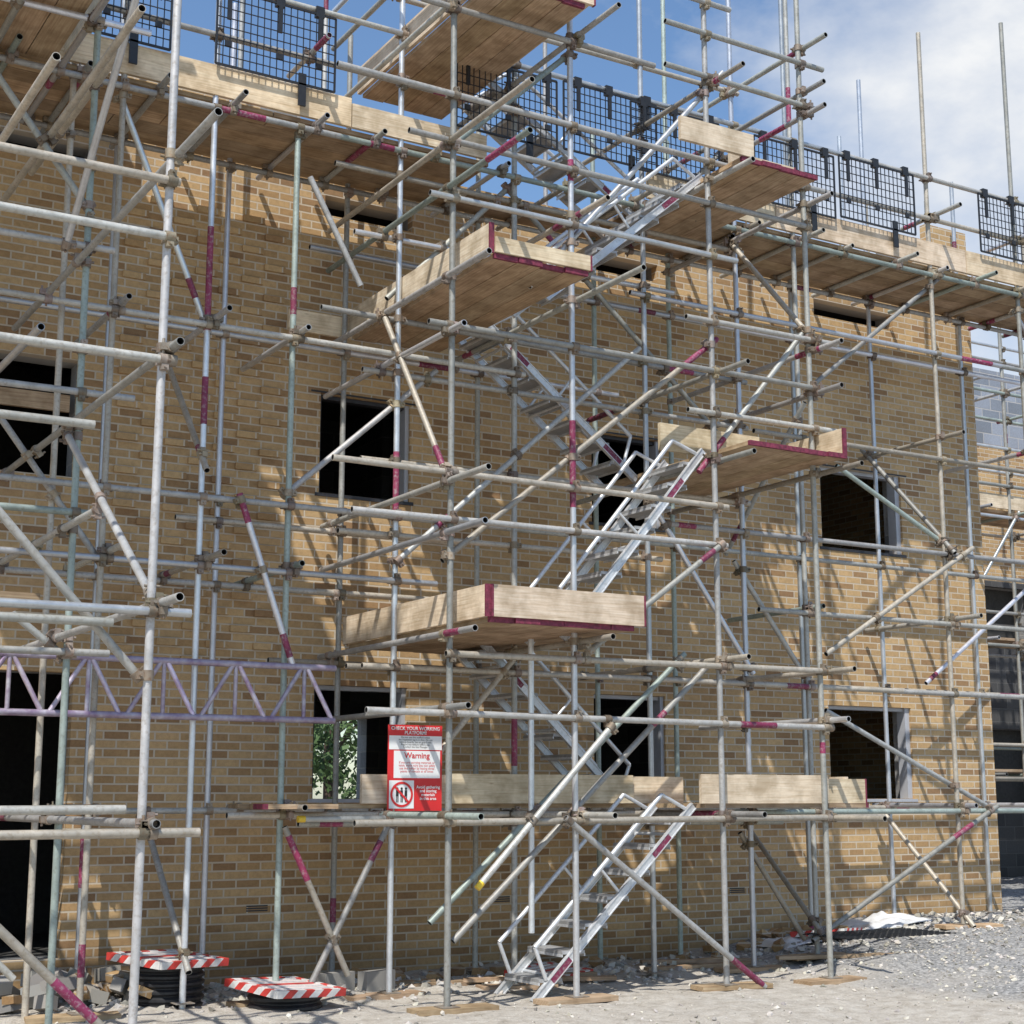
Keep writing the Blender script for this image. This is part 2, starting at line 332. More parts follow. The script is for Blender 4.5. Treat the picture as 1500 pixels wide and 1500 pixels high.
def segdist(p1,q1,p2,q2):
    d1=q1-p1;d2=q2-p2;r=p1-p2;a=d1.dot(d1);e=d2.dot(d2);f=d2.dot(r);c=d1.dot(r);b=d1.dot(d2);den=a*e-b*b
    if den<1e-3*a*e: return None
    s=min(1,max(0,(b*f-c*e)/den)); t_=min(1,max(0,(b*s+f)/e)); s=min(1,max(0,(b*t_-c)/a))
    return p1+d1*s,p2+d2*t_
def collar(mb,c,d,r=.037,l=.06,t_=(1,1,1)):
    d=d.normalized(); tube(mb,c-d*l/2,c+d*l/2,M_COUP,r,t_,8,False)
for g,p,q,m,tt in TUBES:
    tube(GR[g]['tb'],p,q,m,.0262,tt)
for i in range(len(TUBES)):
    g,p,q,_,_=TUBES[i]
    lo=Vector([min(p[k],q[k])-.1 for k in range(3)]);hi=Vector([max(p[k],q[k])+.1 for k in range(3)])
    for j in range(i+1,len(TUBES)):
        g2,p2,q2,_,_=TUBES[j]
        if any(max(p2[k],q2[k])<lo[k] or min(p2[k],q2[k])>hi[k] for k in range(3)): continue
        r=segdist(p,q,p2,q2)
        if not r: continue
        a_,b_=r
        if (a_-b_).length>.088: continue
        mb=GR[g]['cp']; d1=(q-p).normalized(); d2=(q2-p2).normalized()
        k=U(.6,1.25); tt=(k,k*U(.9,1),k*U(.8,1))
        collar(mb,a_,d1,t_=tt); collar(mb,b_,d2,t_=tt)
        n=d1.cross(d2).normalized()
        s=1 if rnd()<.5 else -1
        for cc,dd in ((a_,d1),(b_,d2)):
            o_=dd.cross(n).normalized()*s
            obox(mb,cc+o_*.047,dd*.022,o_*.018,n*.022,M_COUP,tt)
            tube(mb,cc+o_*.050-n*.045,cc+o_*.050+n*.05,M_COUP,.009,tt,6,False)
for g in GR.values():
    for a_,b_,m_ in g['extra']: tube(g['tb'],a_,b_,m_,.0272,wt(.7,1.4),12,False)

# --- boards
def board_y(g,x,y0,y1,z,ends=True):
    t_=wt(.7,1.05); box(g['bd'],x+.002,x+.221,y0,y1,z,z+.038,M_WOOD,t_)
    if ends:
        box(g['bd'],x,x+.223,y0-.004,y0+.028,z-.002,z+.040,M_BEND)
def board_x(g,y,x0,x1,z,ends=False):
    t_=wt(.62,1.05); box(g['bd'],x0,x1,y+.002,y+.221,z,z+.038,M_WOOD,t_)
    if ends: box(g['bd'],x1-.03,x1+.004,y,y+.223,z-.002,z+.04,M_BEND)
def toe_x(g,x0,x1,y,z,h=.225,e=(0,0)):
    box(g['toe'],x0,x1,y,y+.038,z,z+h,M_TOE,wt(.85,1.08))
    if e[0]: box(g['toe'],x0-.003,x0+.014,y-.003,y+.041,z-.002,z+h+.002,M_BEND)
    if e[1]: box(g['toe'],x1-.014,x1+.003,y-.003,y+.041,z-.002,z+h+.002,M_BEND)
def toe_y(g,y0,y1,x,z,h=.225,e=(0,0)):
    box(g['toe'],x,x+.038,y0,y1,z,z+h,M_TOE,wt(.85,1.08))
    if e[0]: box(g['toe'],x-.003,x+.041,y0-.003,y0+.014,z-.002,z+h+.002,M_BEND)
F_=GR['F'];S_=GR['S'];L_=GR['L']
for j in range(5):
    y=11.97+j*.228; x=.8-j*.4
    while x<15.8:
        e=x+3.9
        a_,b_=x,min(e,15.9)
        if y<12.6 and b_>6.9 and a_<8.6:
            if a_<6.8: board_x(F_,y,a_,6.85,7.44+U(0,.004))
            if b_>8.7: board_x(F_,y,8.65,b_,7.44+U(0,.004))
        else: board_x(F_,y,a_,b_-.01,7.44+U(0,.004))
        x=e
for x0,x1 in [(.6,2.9),(2.9,5.42),(8.65,10.3),(10.3,13.1),(13.1,15.9)]:
    toe_x(F_,x0,x1-.01,11.915,7.485,.27)
box(F_['toe'],5.42,6.8,11.915,11.953,7.485,7.71,M_TOE)
def landing(x0,n,y0,y1,z):
    for k in range(n): board_y(S_,x0+k*.227,y0-U(0,.03),y1+U(-.05,.02),z)
landing(6.0,4,10.4,13.05,5.90); toe_y(S_,10.38,13.1,5.955,5.94,.25,(1,0)); toe_x(S_,6.0,6.93,10.36,5.945,.13,(0,1)); toe_x(S_,5.35,6.0,13.1,5.92,.2)
landing(5.98,6,10.42,13.05,2.95); toe_y(S_,10.4,13.05,5.94,2.99,.25,(1,0)); toe_x(S_,5.985,7.44,10.38,2.99,.25,(1,1))
landing(6.0,4,10.4,13.0,8.33); toe_y(S_,10.4,13.0,5.96,8.372,.26,(1,0)); toe_x(S_,6.0,7.0,10.37,8.372,.24,(0,1)); toe_y(S_,10.41,12.9,6.92,8.372,.24)
landing(8.6,5,10.42,12.7,4.66); toe_x(S_,8.15,9.3,11.1,4.70,.25); toe_y(S_,10.42,11.3,9.72,4.70,.25,(1,0)); 
landing(8.62,4,10.42,12.7,7.32); toe_x(S_,7.92,8.75,10.40,7.365,.22,(0,0)); toe_x(S_,8.76,9.55,10.75,7.365,.2,(0,1))
for k in range(4): board_x(S_,11.9+k*.228,5.1-k*.1,8.9,1.52); board_x(S_,11.9+k*.228,8.91,10.4-k*.05,1.52,True)
for k in range(4): board_x(S_,10.95+k*.228,8.45,10.35-.06*k,1.52,True)
box(S_['bd'],4.7,5.3,11.66,11.88,1.52,1.558,M_WOOD); box(S_['bd'],4.66,4.7,11.66,11.88,1.518,1.56,M_BEND)
toe_x(S_,5.6,6.6,11.86,1.56,.24); toe_x(S_,6.4,8.3,11.815,1.56,.25); toe_x(S_,8.0,8.9,11.86,1.56,.24)
toe_x(S_,8.4,9.85,10.93,1.56,.25,(0,0)); toe_y(S_,10.98,11.8,10.1,1.56,.24); toe_x(S_,9.6,10.35,10.97,1.56,.22,(0,1))
for k in range(9): board_y(L_,.75+k*.228,8.7,12.6,7.47)
for k in range(9): board_y(L_,.75+k*.228,8.6,12.4,9.53)  # unseen upper deck, added to throw shade on the left wall
toe_y(L_,8.7,11.9,2.86,7.51,.22)
for k in range(3): board_x(L_,9.0+k*.228,.3,2.2,2.72)
for key,ys,xs in (('F',yO,Fo),('F',yI,Fi),('S',yT,[5.84,7.01,8.52,9.68]),('S',yO,[5.92,7.12,8.6,9.76]),('L',yM,[2.92,.7])):
    for x in xs:
        z=gz(x,ys); an=U(-.3,.3); c_,s_=math.cos(an),math.sin(an)
        if not(key=='F' and (ys==yI or x==5.9)) and rnd()<.8:
            obox(GR[key]['base'],(x+U(-.1,.1),ys+U(-.03,.03),z+.025),(.34*c_,.34*s_,0),(-.11*s_,.11*c_,0),(0,0,.019),M_WOOD,wt(.8,1.1))
        box(GR[key]['base'],x-.075,x+.075,ys-.075,ys+.075,z+.046,z+.053,M_COUP)
for k,g in GR.items():
    for a_,nm in (('tb','tubes'),('cp','couplers'),('bd','deck_boards'),('toe','toe_boards'),('base','base_plates')):
        if g[a_].v: g[a_].build(nm,g['e'])

# ------------------------------------------------------------------ aluminium stair flights
def flight(x0,z0,x1,z1,y0,y1,n):
    e=empty('aluminium_stair'); mb=MB()
    p=Vector((x0,0,z0));q=Vector((x1,0,z1)); d=(q-p).normalized(); nrm=Vector((-d.z,0,d.x)) 
    if nrm.z<0: nrm=-nrm
    L=(q-p).length
    for y in (y0,y1):
        c=(p+q)/2+Vector((0,y,0))
        obox(mb,c,d*(L/2+.06),Vector((0,.012,0)),nrm*.028,M_ALU)
        for s in (-1,1): obox(mb,c+nrm*.030*s,d*(L/2+.06),Vector((0,.020,0)),nrm*.004,M_ALU)
        off=nrm*.30
        a_=p+d*.25+Vector((0,y,0)); b_=q-d*.12+Vector((0,y,0))
        tube(mb,a_+off,b_+off,M_ALU,.020,hollow=False)
        tube(mb,a_+off,a_-d*.10+nrm*.04,M_ALU,.017,hollow=False)
        tube(mb,b_+off,b_+d*.10+nrm*.04,M_ALU,.017,hollow=False)
        mid=(a_+b_)/2; tube(mb,mid+nrm*.04,mid+off,M_ALU,.014,hollow=False)
    for k in range(n):
        c=p+(q-p)*((k+.6)/n)
        box(mb,c.x-.11,c.x+.11,y0+.012,y1-.012,c.z-.014,c.z+.012,M_TREAD)
        for s in (-.11,.11): box(mb,c.x+s-.004,c.x+s+.004,y0+.013,y1-.013,c.z-.035,c.z-.0145,M_ALU)
    for s in (.12,.5,.88):
        c=p+(q-p)*s-nrm*.035; tube(mb,c+Vector((0,y0,0)),c+Vector((0,y1,0)),M_ALU,.014,hollow=False)
    for a_ in (.3,L*.8):
        c=p+d*a_; obox(mb,c+Vector((0,y0-.002,0)),d*.12,Vector((0,.014,0)),nrm*.029,M_MAR)
    mb.build('flight',e)
flight(6.8,.03,8.35,1.5,11.05,11.62,7)
flight(8.45,1.52,6.9,2.97,12.12,12.68,8)
flight(7.1,2.97,8.55,4.68,11.05,11.62,8)
flight(8.55,4.68,6.95,5.94,12.12,12.68,7)
flight(6.95,5.94,8.6,7.35,11.05,11.62,7)
flight(8.6,7.35,6.95,8.37,12.12,12.68,6)

# ------------------------------------------------------------------ lattice beam
def lattice(x0,x1,y,z0,z1):
    e=empty('lattice_beam'); mb=MB()
    tube(mb,(x0,y,z0),(x1,y,z0),M_PURP); tube(mb,(x0,y,z1),(x1,y,z1),M_PURP)
    n=int((x1-x0)/.55); s=(x1-x0)/n
    for i in range(n):
        a_=x0+i*s; k=wt(.9,1.6)
        tube(mb,(a_+.03,y,z0),(a_+s/2,y,z1),M_PURP,.019,k,10,False); tube(mb,(a_+s/2+.04,y,z1),(a_+s-.02,y,z0),M_PURP,.019,wt(.9,1.8),10,False)
        tube(mb,(a_+s/2+.02,y,z0),(a_+s/2+.02,y,z1),M_PURP,.017,k,10,False)
    mb.build('beam',e)
lattice(1.2,5.33,yO-.11,2.23,2.66)

# ------------------------------------------------------------------ brick guards
def guard(x0,w=1.12,z0=7.72,h=.72,y=11.87,lean=0):
    e=empty('mesh_brick_guard'); mb=MB()
    nx=int(w/.06); nz=int(h/.085)
    for i in range(nx+1):
        x=x0+w*i/nx; r=.008 if i in(0,nx) else .0038
        obox(mb,(x,y,z0+h/2),(r,0,0),(0,r,0),(0,0,h/2),M_BLK)
    for i in range(nz+1):
        z=z0+h*i/nz; r=.009 if i in(0,nz) else .0038
        obox(mb,(x0+w/2,y-.003,z),(w/2,0,0),(0,r,0),(0,0,r),M_BLK)
    for fx in (.12,.5,.88):
        x=x0+w*fx+U(-.03,.03)
        box(mb,x-.04,x+.04,y-.02,y+.03,z0+h-.03,z0+h+.07,M_BLK)
        box(mb,x-.018,x+.018,y-.03,y-.008,z0+h*.6,z0+h-.035,M_BLK)
        box(mb,x-.03,x+.03,y-.02,y-.005,z0+h*.25,z0+h*.25+.05,M_BLK)
    box(mb,x0+w*.72-.035,x0+w*.72+.035,y-.012,y+.006,z0-.20,z0+.10,M_BLK)
    mb.build('panel',e)
for x0 in (2.62,4.12,6.45,7.63,8.4,9.99,11.17,13.3,14.48): guard(x0,1.1,7.74+U(-.03,.03),.70,y=11.87-(.03 if x0==8.4 else 0))
guard(.9,1.1,7.75,.7)

# ------------------------------------------------------------------ brick building
bld=empty('brick_building')
def wall_xz(name,X0,X1,Z0,Z1,y,holes,m,th=.3,mi=None,parent=bld,top=None):
    xs=sorted({X0,X1}|{h[0] for h in holes}|{h[1] for h in holes}); zs=sorted({Z0,Z1}|{h[2] for h in holes}|{h[3] for h in holes})
    mb=MB(); mi=mi or M_BLOCK
    inh=lambda x,z: any(h[0]<x<h[1] and h[2]<z<h[3] for h in holes)
    for a_,b_ in zip(xs,xs[1:]):
        for c_,d_ in zip(zs,zs[1:]):
            if inh((a_+b_)/2,(c_+d_)/2): continue
            mb.add([(a_,y,c_),(b_,y,c_),(b_,y,d_),(a_,y,d_)],[(0,1,2,3)],m)
            mb.add([(a_,y+th,c_),(b_,y+th,c_),(b_,y+th,d_),(a_,y+th,d_)],[(3,2,1,0)],mi)
    for a_,b_,c_,d_ in holes:
        y2=y+th; ym=y+.11
        for k,(yy0,yy1,mm) in enumerate(((y,ym,m),(ym,y2,mi))):
            mb.add([(a_,yy0,c_),(a_,yy1,c_),(a_,yy1,d_),(a_,yy0,d_)],[(0,1,2,3)],mm)
            mb.add([(b_,yy0,c_),(b_,yy1,c_),(b_,yy1,d_),(b_,yy0,d_)],[(3,2,1,0)],mm)
            if c_>Z0: mb.add([(a_,yy0,c_),(b_,yy0,c_),(b_,yy1,c_),(a_,yy1,c_)],[(0,1,2,3)],mm)
            if d_<Z1: mb.add([(a_,yy0,d_),(b_,yy0,d_),(b_,yy1,d_),(a_,yy1,d_)],[(3,2,1,0)],mm)
    mb.add([(X0,y,Z1),(X1,y,Z1),(X1,y+th,Z1),(X0,y+th,Z1)],[(0,1,2,3)],m)
    mb.add([(X0,y,Z0),(X0,y+th,Z0),(X0,y+th,Z1),(X0,y,Z1)],[(0,1,2,3)],m)
    mb.add([(X1,y,Z0),(X1,y+th,Z0),(X1,y+th,Z1),(X1,y,Z1)],[(3,2,1,0)],m)
    return mb.build(name,parent)
W=13.35
win=[(5.80,6.76,4.45,5.42),(8.90,9.80,4.45,5.42),(12.07,13.34,4.45,5.40),(5.80,6.76,1.60,2.64),(8.90,9.80,1.60,2.66),(12.07,13.34,1.60,2.64),
     (2.55,3.50,4.35,5.40),(2.55,3.58,.3,2.66)]
slots=[(12.07,13.34,7.22,7.42),(5.80,6.76,7.22,7.42),(8.90,9.80,7.22,7.42),(2.55,3.50,7.22,7.42)]
wall_xz('front_wall',-3.0,14.68,-.5,7.65,W,win+slots,M_BRICK)
mb=MB()
def hb(x0,x1,z0,z1,m=M_BRICK,y=W,th=.102): box(mb,x0,x1,y,y+th,z0,z1,m)
for x0,x1,z1 in [(3.5,4.3,8.42),(4.3,5.1,8.2),(5.1,5.8,7.9),(6.76,8.9,7.83),(1.0,2.55,8.3),(9.8,10.9,7.83),(10.9,12.07,7.9),(13.34,13.75,8.05),(13.75,13.98,8.5),(13.98,14.68,8.72)]:
    hb(x0,x1,7.653,z1)
for x0,x1,z1 in [(3.1,4.6,8.6),(4.6,5.6,8.32),(9.8,10.6,8.1),(11.3,12.07,8.1),(13.4,14.68,8.5)]:
    hb(x0,x1,7.653,z1,M_BLOCK,W+.2,.1)
mb.build('upper_storey_walls',bld)
mb=MB()
box(mb,14.38,14.678,13.652,20.3,-.5,8.5,M_BRICK)
box(mb,-3,-2.7,13.652,20.3,-.5,7.6,M_BRICK)
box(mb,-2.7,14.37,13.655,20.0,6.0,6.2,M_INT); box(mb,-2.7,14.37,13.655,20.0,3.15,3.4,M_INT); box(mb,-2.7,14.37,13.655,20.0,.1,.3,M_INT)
box(mb,-2.7,14.36,14.1,14.2,6.21,7.6,M_INT); box(mb,-2.7,14.36,13.66,14.09,7.5,7.6,M_INT)  # near-black panels added behind the slots so the openings look dark
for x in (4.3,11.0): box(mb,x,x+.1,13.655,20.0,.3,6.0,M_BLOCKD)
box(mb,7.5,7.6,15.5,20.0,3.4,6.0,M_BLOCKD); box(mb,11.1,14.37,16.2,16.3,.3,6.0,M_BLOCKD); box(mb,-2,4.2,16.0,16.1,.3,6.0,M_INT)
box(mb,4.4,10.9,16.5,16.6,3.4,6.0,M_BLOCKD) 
mb.build('side_walls_and_floors',bld)
wall_xz('rear_wall',-3,14.38,-.5,7.6,20.0,[(8.3,9.5,1.3,2.7)],M_BLOCK)
mb=MB()
for (x0,x1,z0,z1) in win[:6]:
    c_=.035; wf=.07 if x0>12 else .042
    box(mb,x1-wf,x1-.002,W+.03,W+.16,z0+.002,z1-.002,M_FRAME)
    box(mb,x0+.002,x0+c_,W+.06,W+.16,z0+.002,z1-.002,M_FRDARK)
    box(mb,x0+c_,x1-wf-.001,W+.06,W+.16,z1-.04,z1-.002,M_FRAME if x0>12 or z0<4 else M_FRDARK)
    box(mb,x0-.04,x1+.04,W-.012,W+.10,z0-.035,z0-.003,M_FRDARK if z0>4 else M_FRAME)
for (x0,x1,z0,z1) in win[:3]:
    box(mb,x0-.1,x1+.1,W-.006,W+.08,z1+.003,z1+.02,M_FRDARK)
box(mb,2.6,3.45,W+.1,W+.14,4.95,5.1,M_WOOD)
mb.build('window_linings',bld)
mb=MB()
for row in range(5,94,2):
    z=row*.075
    for n_ in range(2,26):
        x=n_*.225
        if (n_+row//2)%2: continue
        if (3.62<x<5.35 and row>=37) or (x<2.3):
            d=U(.03,.045)
            box(mb,x+.008,x+.217,W-d,W+.01,z+.008,z+.067,M_BRICK)
mb.build('projecting_bricks',bld)
mb=MB()
for x in (5.2,7.7,10.6): 
    for k in range(3): box(mb,x,x+.2,W-.004,W+.02,.62+k*.02,.632+k*.02,M_FRDARK)
mb.build('air_bricks',bld)

# ------------------------------------------------------------------ building behind
bb2=empty('block_building')
wall_xz('front_wall',16.5,34,-.5,5.4,19.2,[(20.6,22.2,1.4,2.8),(24,25.6,1.4,2.8),(20.6,22.2,4.2,5.3)],M_BLOCKD,parent=bb2)
wall_xz('upper_wall',16.5,34,5.403,7.9,19.2,[],M_BRICK,parent=bb2)
wall_xz('parapet',16.5,34,7.903,9.3,19.2,[],M_BLOCKB,parent=bb2)
mb=MB(); box(mb,16.52,33.98,19.52,26,-.5,5.8,M_INT); mb.build('core',bb2)
mb=MB()
for j in range(4):
    for x in range(17,28,4): box(mb,x,x+3.9,16.7+j*.23,16.92+j*.23,6.0,6.04,M_WOOD,wt()); box(mb,x,x+3.9,16.7+j*.23,16.92+j*.23,4.0,4.04,M_WOOD,wt()); box(mb,x,x+3.9,16.7+j*.23,16.92+j*.23,2.0,2.04,M_WOOD,wt())
box(mb,16.8,28,16.6,16.64,6.05,6.27,M_TOE)
mb.build('deck_boards.R',GR['R']['e'])

# ------------------------------------------------------------------ sign
sg=empty('safety_sign'); mb=MB()
sx0,sx1,sz0,sz1,sy=5.80,6.31,1.50,2.21,11.79
box(mb,sx0,sx1,sy,sy+.006,sz0,sz1,M_SIGNR)
box(mb,sx0+.055,sx1-.02,sy-.002,sy+.001,sz0+.27,sz1-.215,M_SIGNW)
box(mb,sx0+.01,sx1-.004,sy-.002,sy+.001,sz1-.205,sz1-.09,M_SIGNW)
box(mb,sx0+.015,sx0+.245,sy-.002,sy+.001,sz0+.02,sz0+.25,M_SIGNW)
cx,cz=sx0+.13,sz0+.135
vs=[];n=32
for k in range(n):
    a_=2*math.pi*k/n
    vs+= [(cx+.105*math.cos(a_),sy-.006,cz+.105*math.sin(a_)),(cx+.086*math.cos(a_),sy-.006,cz+.086*math.sin(a_))]
mb.add(vs,[(2*k,2*k+1,(2*k+3)%(2*n),(2*k+2)%(2*n)) for k in range(n)],M_SIGNR)
obox(mb,(cx,sy-.007,cz),(.066,0,-.066),(0,.001,0),(.006,0,.006),M_SIGNR)
for dx in (-.04,0,.04):
    box(mb,cx+dx-.012,cx+dx+.012,sy-.004,sy-.001,cz-.015,cz+.035,M_SIGNK)
    for s in (-.008,.004): box(mb,cx+dx+s,cx+dx+s+.007,sy-.004,sy-.001,cz-.065,cz-.0155,M_SIGNK)
    vs=[(cx+dx+.011*math.cos(k*math.pi/5),sy-.004,cz+.048+.011*math.sin(k*math.pi/5)) for k in range(10)]; mb.add(vs,[tuple(range(10))],M_SIGNK)
mb.build('panel',sg)
def text(body,x,z,size,m,align='CENTER',off=0):
    c=bpy.data.curves.new('t','FONT'); c.body=body; c.size=size; c.align_x=align; c.offset=off; c.space_line=.9
    c.materials.append(m)
    o=bpy.data.objects.new('lettering',c); C.objects.link(o); o.location=(x,sy-.0045,z); o.rotation_euler=(math.pi/2,0,0); o.parent=sg
mx=(sx0+sx1)/2
text('CHECK YOUR WORKING\nPLATFORM!',mx+.0,sz1-.042,.040,M_SIGNW,off=.0008)
text('Do not use this scaffold unless\nthe inspection tag is in date. Do not\nremove boards, ties or guard rails.\nReport any defects before use.\nContact the Site Manager',mx,sz1-.110,.022,M_SIGNK)
text('Warning',mx+.015,sz1-.275,.068,M_SIGNR,off=.001)
text('If you are carrying materials or\ntools, make sure you can safely\nuse the ladder by having three\npoints of contact at all times',mx+.015,sz1-.32,.027,M_SIGNR)
text('Avoid gathering\nand storing\nmaterials\nin this area',sx0+.378,sz0+.185,.035,M_SIGNW,off=.0006)

# ------------------------------------------------------------------ ground
mb=MB()
def grid(xs,ys,hf):
    vs=[(x,y,hf(x,y)) for y in ys for x in xs]; nx=len(xs)
    fs=[(j*nx+i,j*nx+i+1,(j+1)*nx+i+1,(j+1)*nx+i) for j in range(len(ys)-1) for i in range(nx-1)]
    mb.add(vs,fs,M_GROUND,(1,1,1),True)
def axis(a_,b_,s,far):
    v=[];x=a_
    while x<=b_: v.append(x);x+=s
    st=s
    l=[a_];r=[v[-1]]
    while r[-1]<far: st*=1.5; r.append(r[-1]+st)
    st=s
    while l[-1]>-far: st*=1.5; l.append(l[-1]-st)
    return l[:0:-1]+v+r[1:]
def hf(x,y):
    h=gz(x,y)
    if 0<x<24 and 4<y<22:
        h+=.02*noise.noise(Vector((x*7,y*7,1)))+.03*abs(noise.noise(Vector((x*2,y*2,7))))*(1 if y>11 else .5)
        h+=.07*max(0,noise.noise(Vector((x*1.7,y*1.7,9))))*(1 if 12<y<13.4 else 0)
    return h
grid(axis(0,22,.09,900),axis(5,17,.09,900),hf)
mb.build('ground')
mb=MB()
def stone(x,y,s,t_):
    z=hf(x,y); vs=[]
    rot=Matrix.Rotation(U(0,6.28),3,'Z')@Matrix.Rotation(U(0,1),3,'X')
    for d in ((1,0,0),(-1,0,0),(0,1,0),(0,-1,0),(0,0,1),(0,0,-1),(.7,.7,.5),(-.7,.6,-.4)):
        v=rot@Vector((d[0]*s*U(.7,1.3),d[1]*s*U(.7,1.3),d[2]*s*U(.5,.9))); vs.append((x+v.x,y+v.y,z+s*.15+v.z))
    fs=[(0,6,4),(6,2,4),(2,1,4),(1,3,4),(3,0,4),(6,0,2),(2,0,5),(1,2,7),(7,2,5),(1,7,5),(3,1,5),(0,3,5)]
    mb.add(vs,fs,M_STONE,t_)
for i in range(20000):
    x=U(3,18);y=U(7.8,14)
    dens=.12+.88*max(0,min(1,(x-9.3)/2)) if y<13.3 else .2
    if y>11.8 and x<10: dens=.6
    if rnd()>dens or (y>13.3 and x<14.8): continue
    s=.006+.022*rnd()**3+ (.03*rnd()**6 if y>11.5 else 0)
    k=U(.4,1.15); stone(x,y,s,(k,k*U(.95,1),k*U(.87,1)))
for i in range(320):
    x=U(3.2,14);y=U(12.2,13.2); stone(x,y,U(.02,.06),wt(.5,1.1))
mb.build('gravel')
mb=MB()
for i in range(84):
    x,y=(random.gauss(3.6,.32),random.gauss(12.75,.25)) if i<56 else (U(6,13),U(12.6,13.2))
    s=U(.45,1); big=rnd()<.6 and i<56
    hx,hy,hz=(.11*s,.07,.05) if big else (.10*s,.05,.032)
    R_=Matrix.Rotation(U(0,6.28),3,'Z')@Matrix.Rotation(U(-.6,.6),3,'X')@Matrix.Rotation(U(-.4,.4),3,'Y')
    z=hf(x,y)+U(.02,.18 if i<56 else .05)
    obox(mb,(x,min(y,13.2),z),R_@Vector((hx,0,0)),R_@Vector((0,hy,0)),R_@Vector((0,0,hz)),M_STONE if big else M_BRICK,wt(.35,.6))
mb.build('rubble_pile')
mb=MB()
for x,y in ((5.95,12.25),(5.6,12.3)): obox(mb,(x,y,.10),(.15,.04,0),(-.02,.05,0),(0,0,.08),M_STONE,(.5,.5,.5))
mb.build('concrete_blocks')
mb=MB()
for i in range(11):
    x,y=U(5.2,11.5),U(11.4,12.9); a_=U(-.5,.5); l=U(.2,.8)
    obox(mb,(x,y,hf(x,y)+.02),(l*math.cos(a_),l*math.sin(a_),U(-.01,.02)),(-.05*math.sin(a_),.05*math.cos(a_),0),(0,0,.016),M_WOOD,wt(.7,1.1))
mb.build('timber_offcuts')

# ------------------------------------------------------------------ inspection chambers
def chamber(x,y,h,tilt,r=.27):
    e=empty('drainage_chamber'); mb=MB(); z0=gz(x,y)-.02
    n=32; nr=max(2,int(h/.05))
    prof=[]
    for k in range(nr):
        z=z0+h*k/nr; s=h/nr
        prof+= [(r,z),(r+.022,z+s*.3),(r+.022,z+s*.6),(r,z+s*.9)]
    vs=[];fs=[]
    for rr,z in prof:
        for i in range(n): a_=2*math.pi*i/n; vs.append((x+rr*math.cos(a_),y+rr*math.sin(a_),z))
    for k in range(len(prof)-1):
        for i in range(n):
            j=(i+1)%n; fs.append((k*n+i,k*n+j,(k+1)*n+j,(k+1)*n+i))
    mb.add(vs,fs,M_BLK,(1,1,1),False)
    mb.build('corrugated_riser',e)
    mb=MB(); R_=Matrix.Rotation(tilt[2],3,'Z')@Matrix.Rotation(tilt[0],3,'X')@Matrix.Rotation(tilt[1],3,'Y')
    c=Vector((x,y,z0+h+.03)); w=r+.06
    obox(mb,c,R_@Vector((w-.031,0,0)),R_@Vector((0,w-.031,0)),R_@Vector((0,0,.018)),M_PINK)
    ns=8
    for side in range(4):
        q=Matrix.Rotation(side*math.pi/2,3,'Z')
        for k in range(ns):
            m=M_REDP if (k+side)%2 else M_WPL
            xx=-w+ (k+.5)*2*w/ns
            sl=.03
            pts=[]
            for zz in (-.03,.026):
                for dx,yy in ((-w/ns,-w-.012),(w/ns,-w-.012),(w/ns,-w+.03),(-w/ns,-w+.03)):
                    px=max(-w,min(w,xx+dx+(sl if zz>0 else -sl)*(1 if 0<k<ns-1 or (k==0 and dx>0) or (k==ns-1 and dx<0) else 0)))
                    v=c+R_@(q@Vector((px,yy,zz))); pts.append(v)
            mb.add(pts,[(0,1,5,4),(1,2,6,5),(2,3,7,6),(3,0,4,7),(4,5,6,7),(3,2,1,0)],m)
    for k in range(5):
        y_=-w+.1+k*(2*w-.2)/4
        obox(mb,c+R_@Vector((0,y_,.02)),R_@Vector((w-.06,0,0)),R_@Vector((0,.012,0)),R_@Vector((0,0,.006)),M_REDP if k==2 else M_WPL)
    mb.build('striped_cover',e)
chamber(4.15,12.3,.34,(.05,.03,.35))
chamber(4.92,11.75,.14,(.06,.05,.25))
chamber(11.3,12.65,.06,(-.1,.05,.5),.22)
chamber(7.75,12.4,.05,(.05,-.06,.3),.22)

def sheet(name,x0,x1,y0,y1,amp,m,seed):
    mb=MB(); n=34; vs=[]
    for j in range(n):
        for i in range(n):
            x=x0+(x1-x0)*i/(n-1);y=y0+(y1-y0)*j/(n-1)
            x2=x+.12*noise.noise(Vector((y*4,seed,0)));y2=y+.12*noise.noise(Vector((x*4,seed,3)))
            edge=min(i,j,n-1-i,n-1-j)/(n/2)
            vs.append((x2,y2,gz(x,y)+.03+amp*(edge**.5)*(.4+abs(noise.noise(Vector((x*3,y*3,seed)))*1.5+.35*noise.noise(Vector((x*8,y*8,seed)))))))
    mb.add(vs,[(j*n+i,j*n+i+1,(j+1)*n+i+1,(j+1)*n+i) for j in range(n-1) for i in range(n-1)],m,(1,1,1),True); mb.build(name)
sheet('plastic_sheet',11.7,12.7,12.5,13.05,.12,M_WHITE,3)
sheet('plastic_sheet.001',10.6,11.2,12.5,13.0,.10,M_WHITE,8)
e=empty('fallen_mesh_guard'); mb=MB()
for k in range(18): box(mb,10.4+k*.08,10.407+k*.08,11.3,12.0,.30,.307,M_BLK)
for k in range(10): box(mb,10.4,11.77,11.3+k*.077,11.307+k*.077,.306,.313,M_BLK)
mb.build('mesh',e)

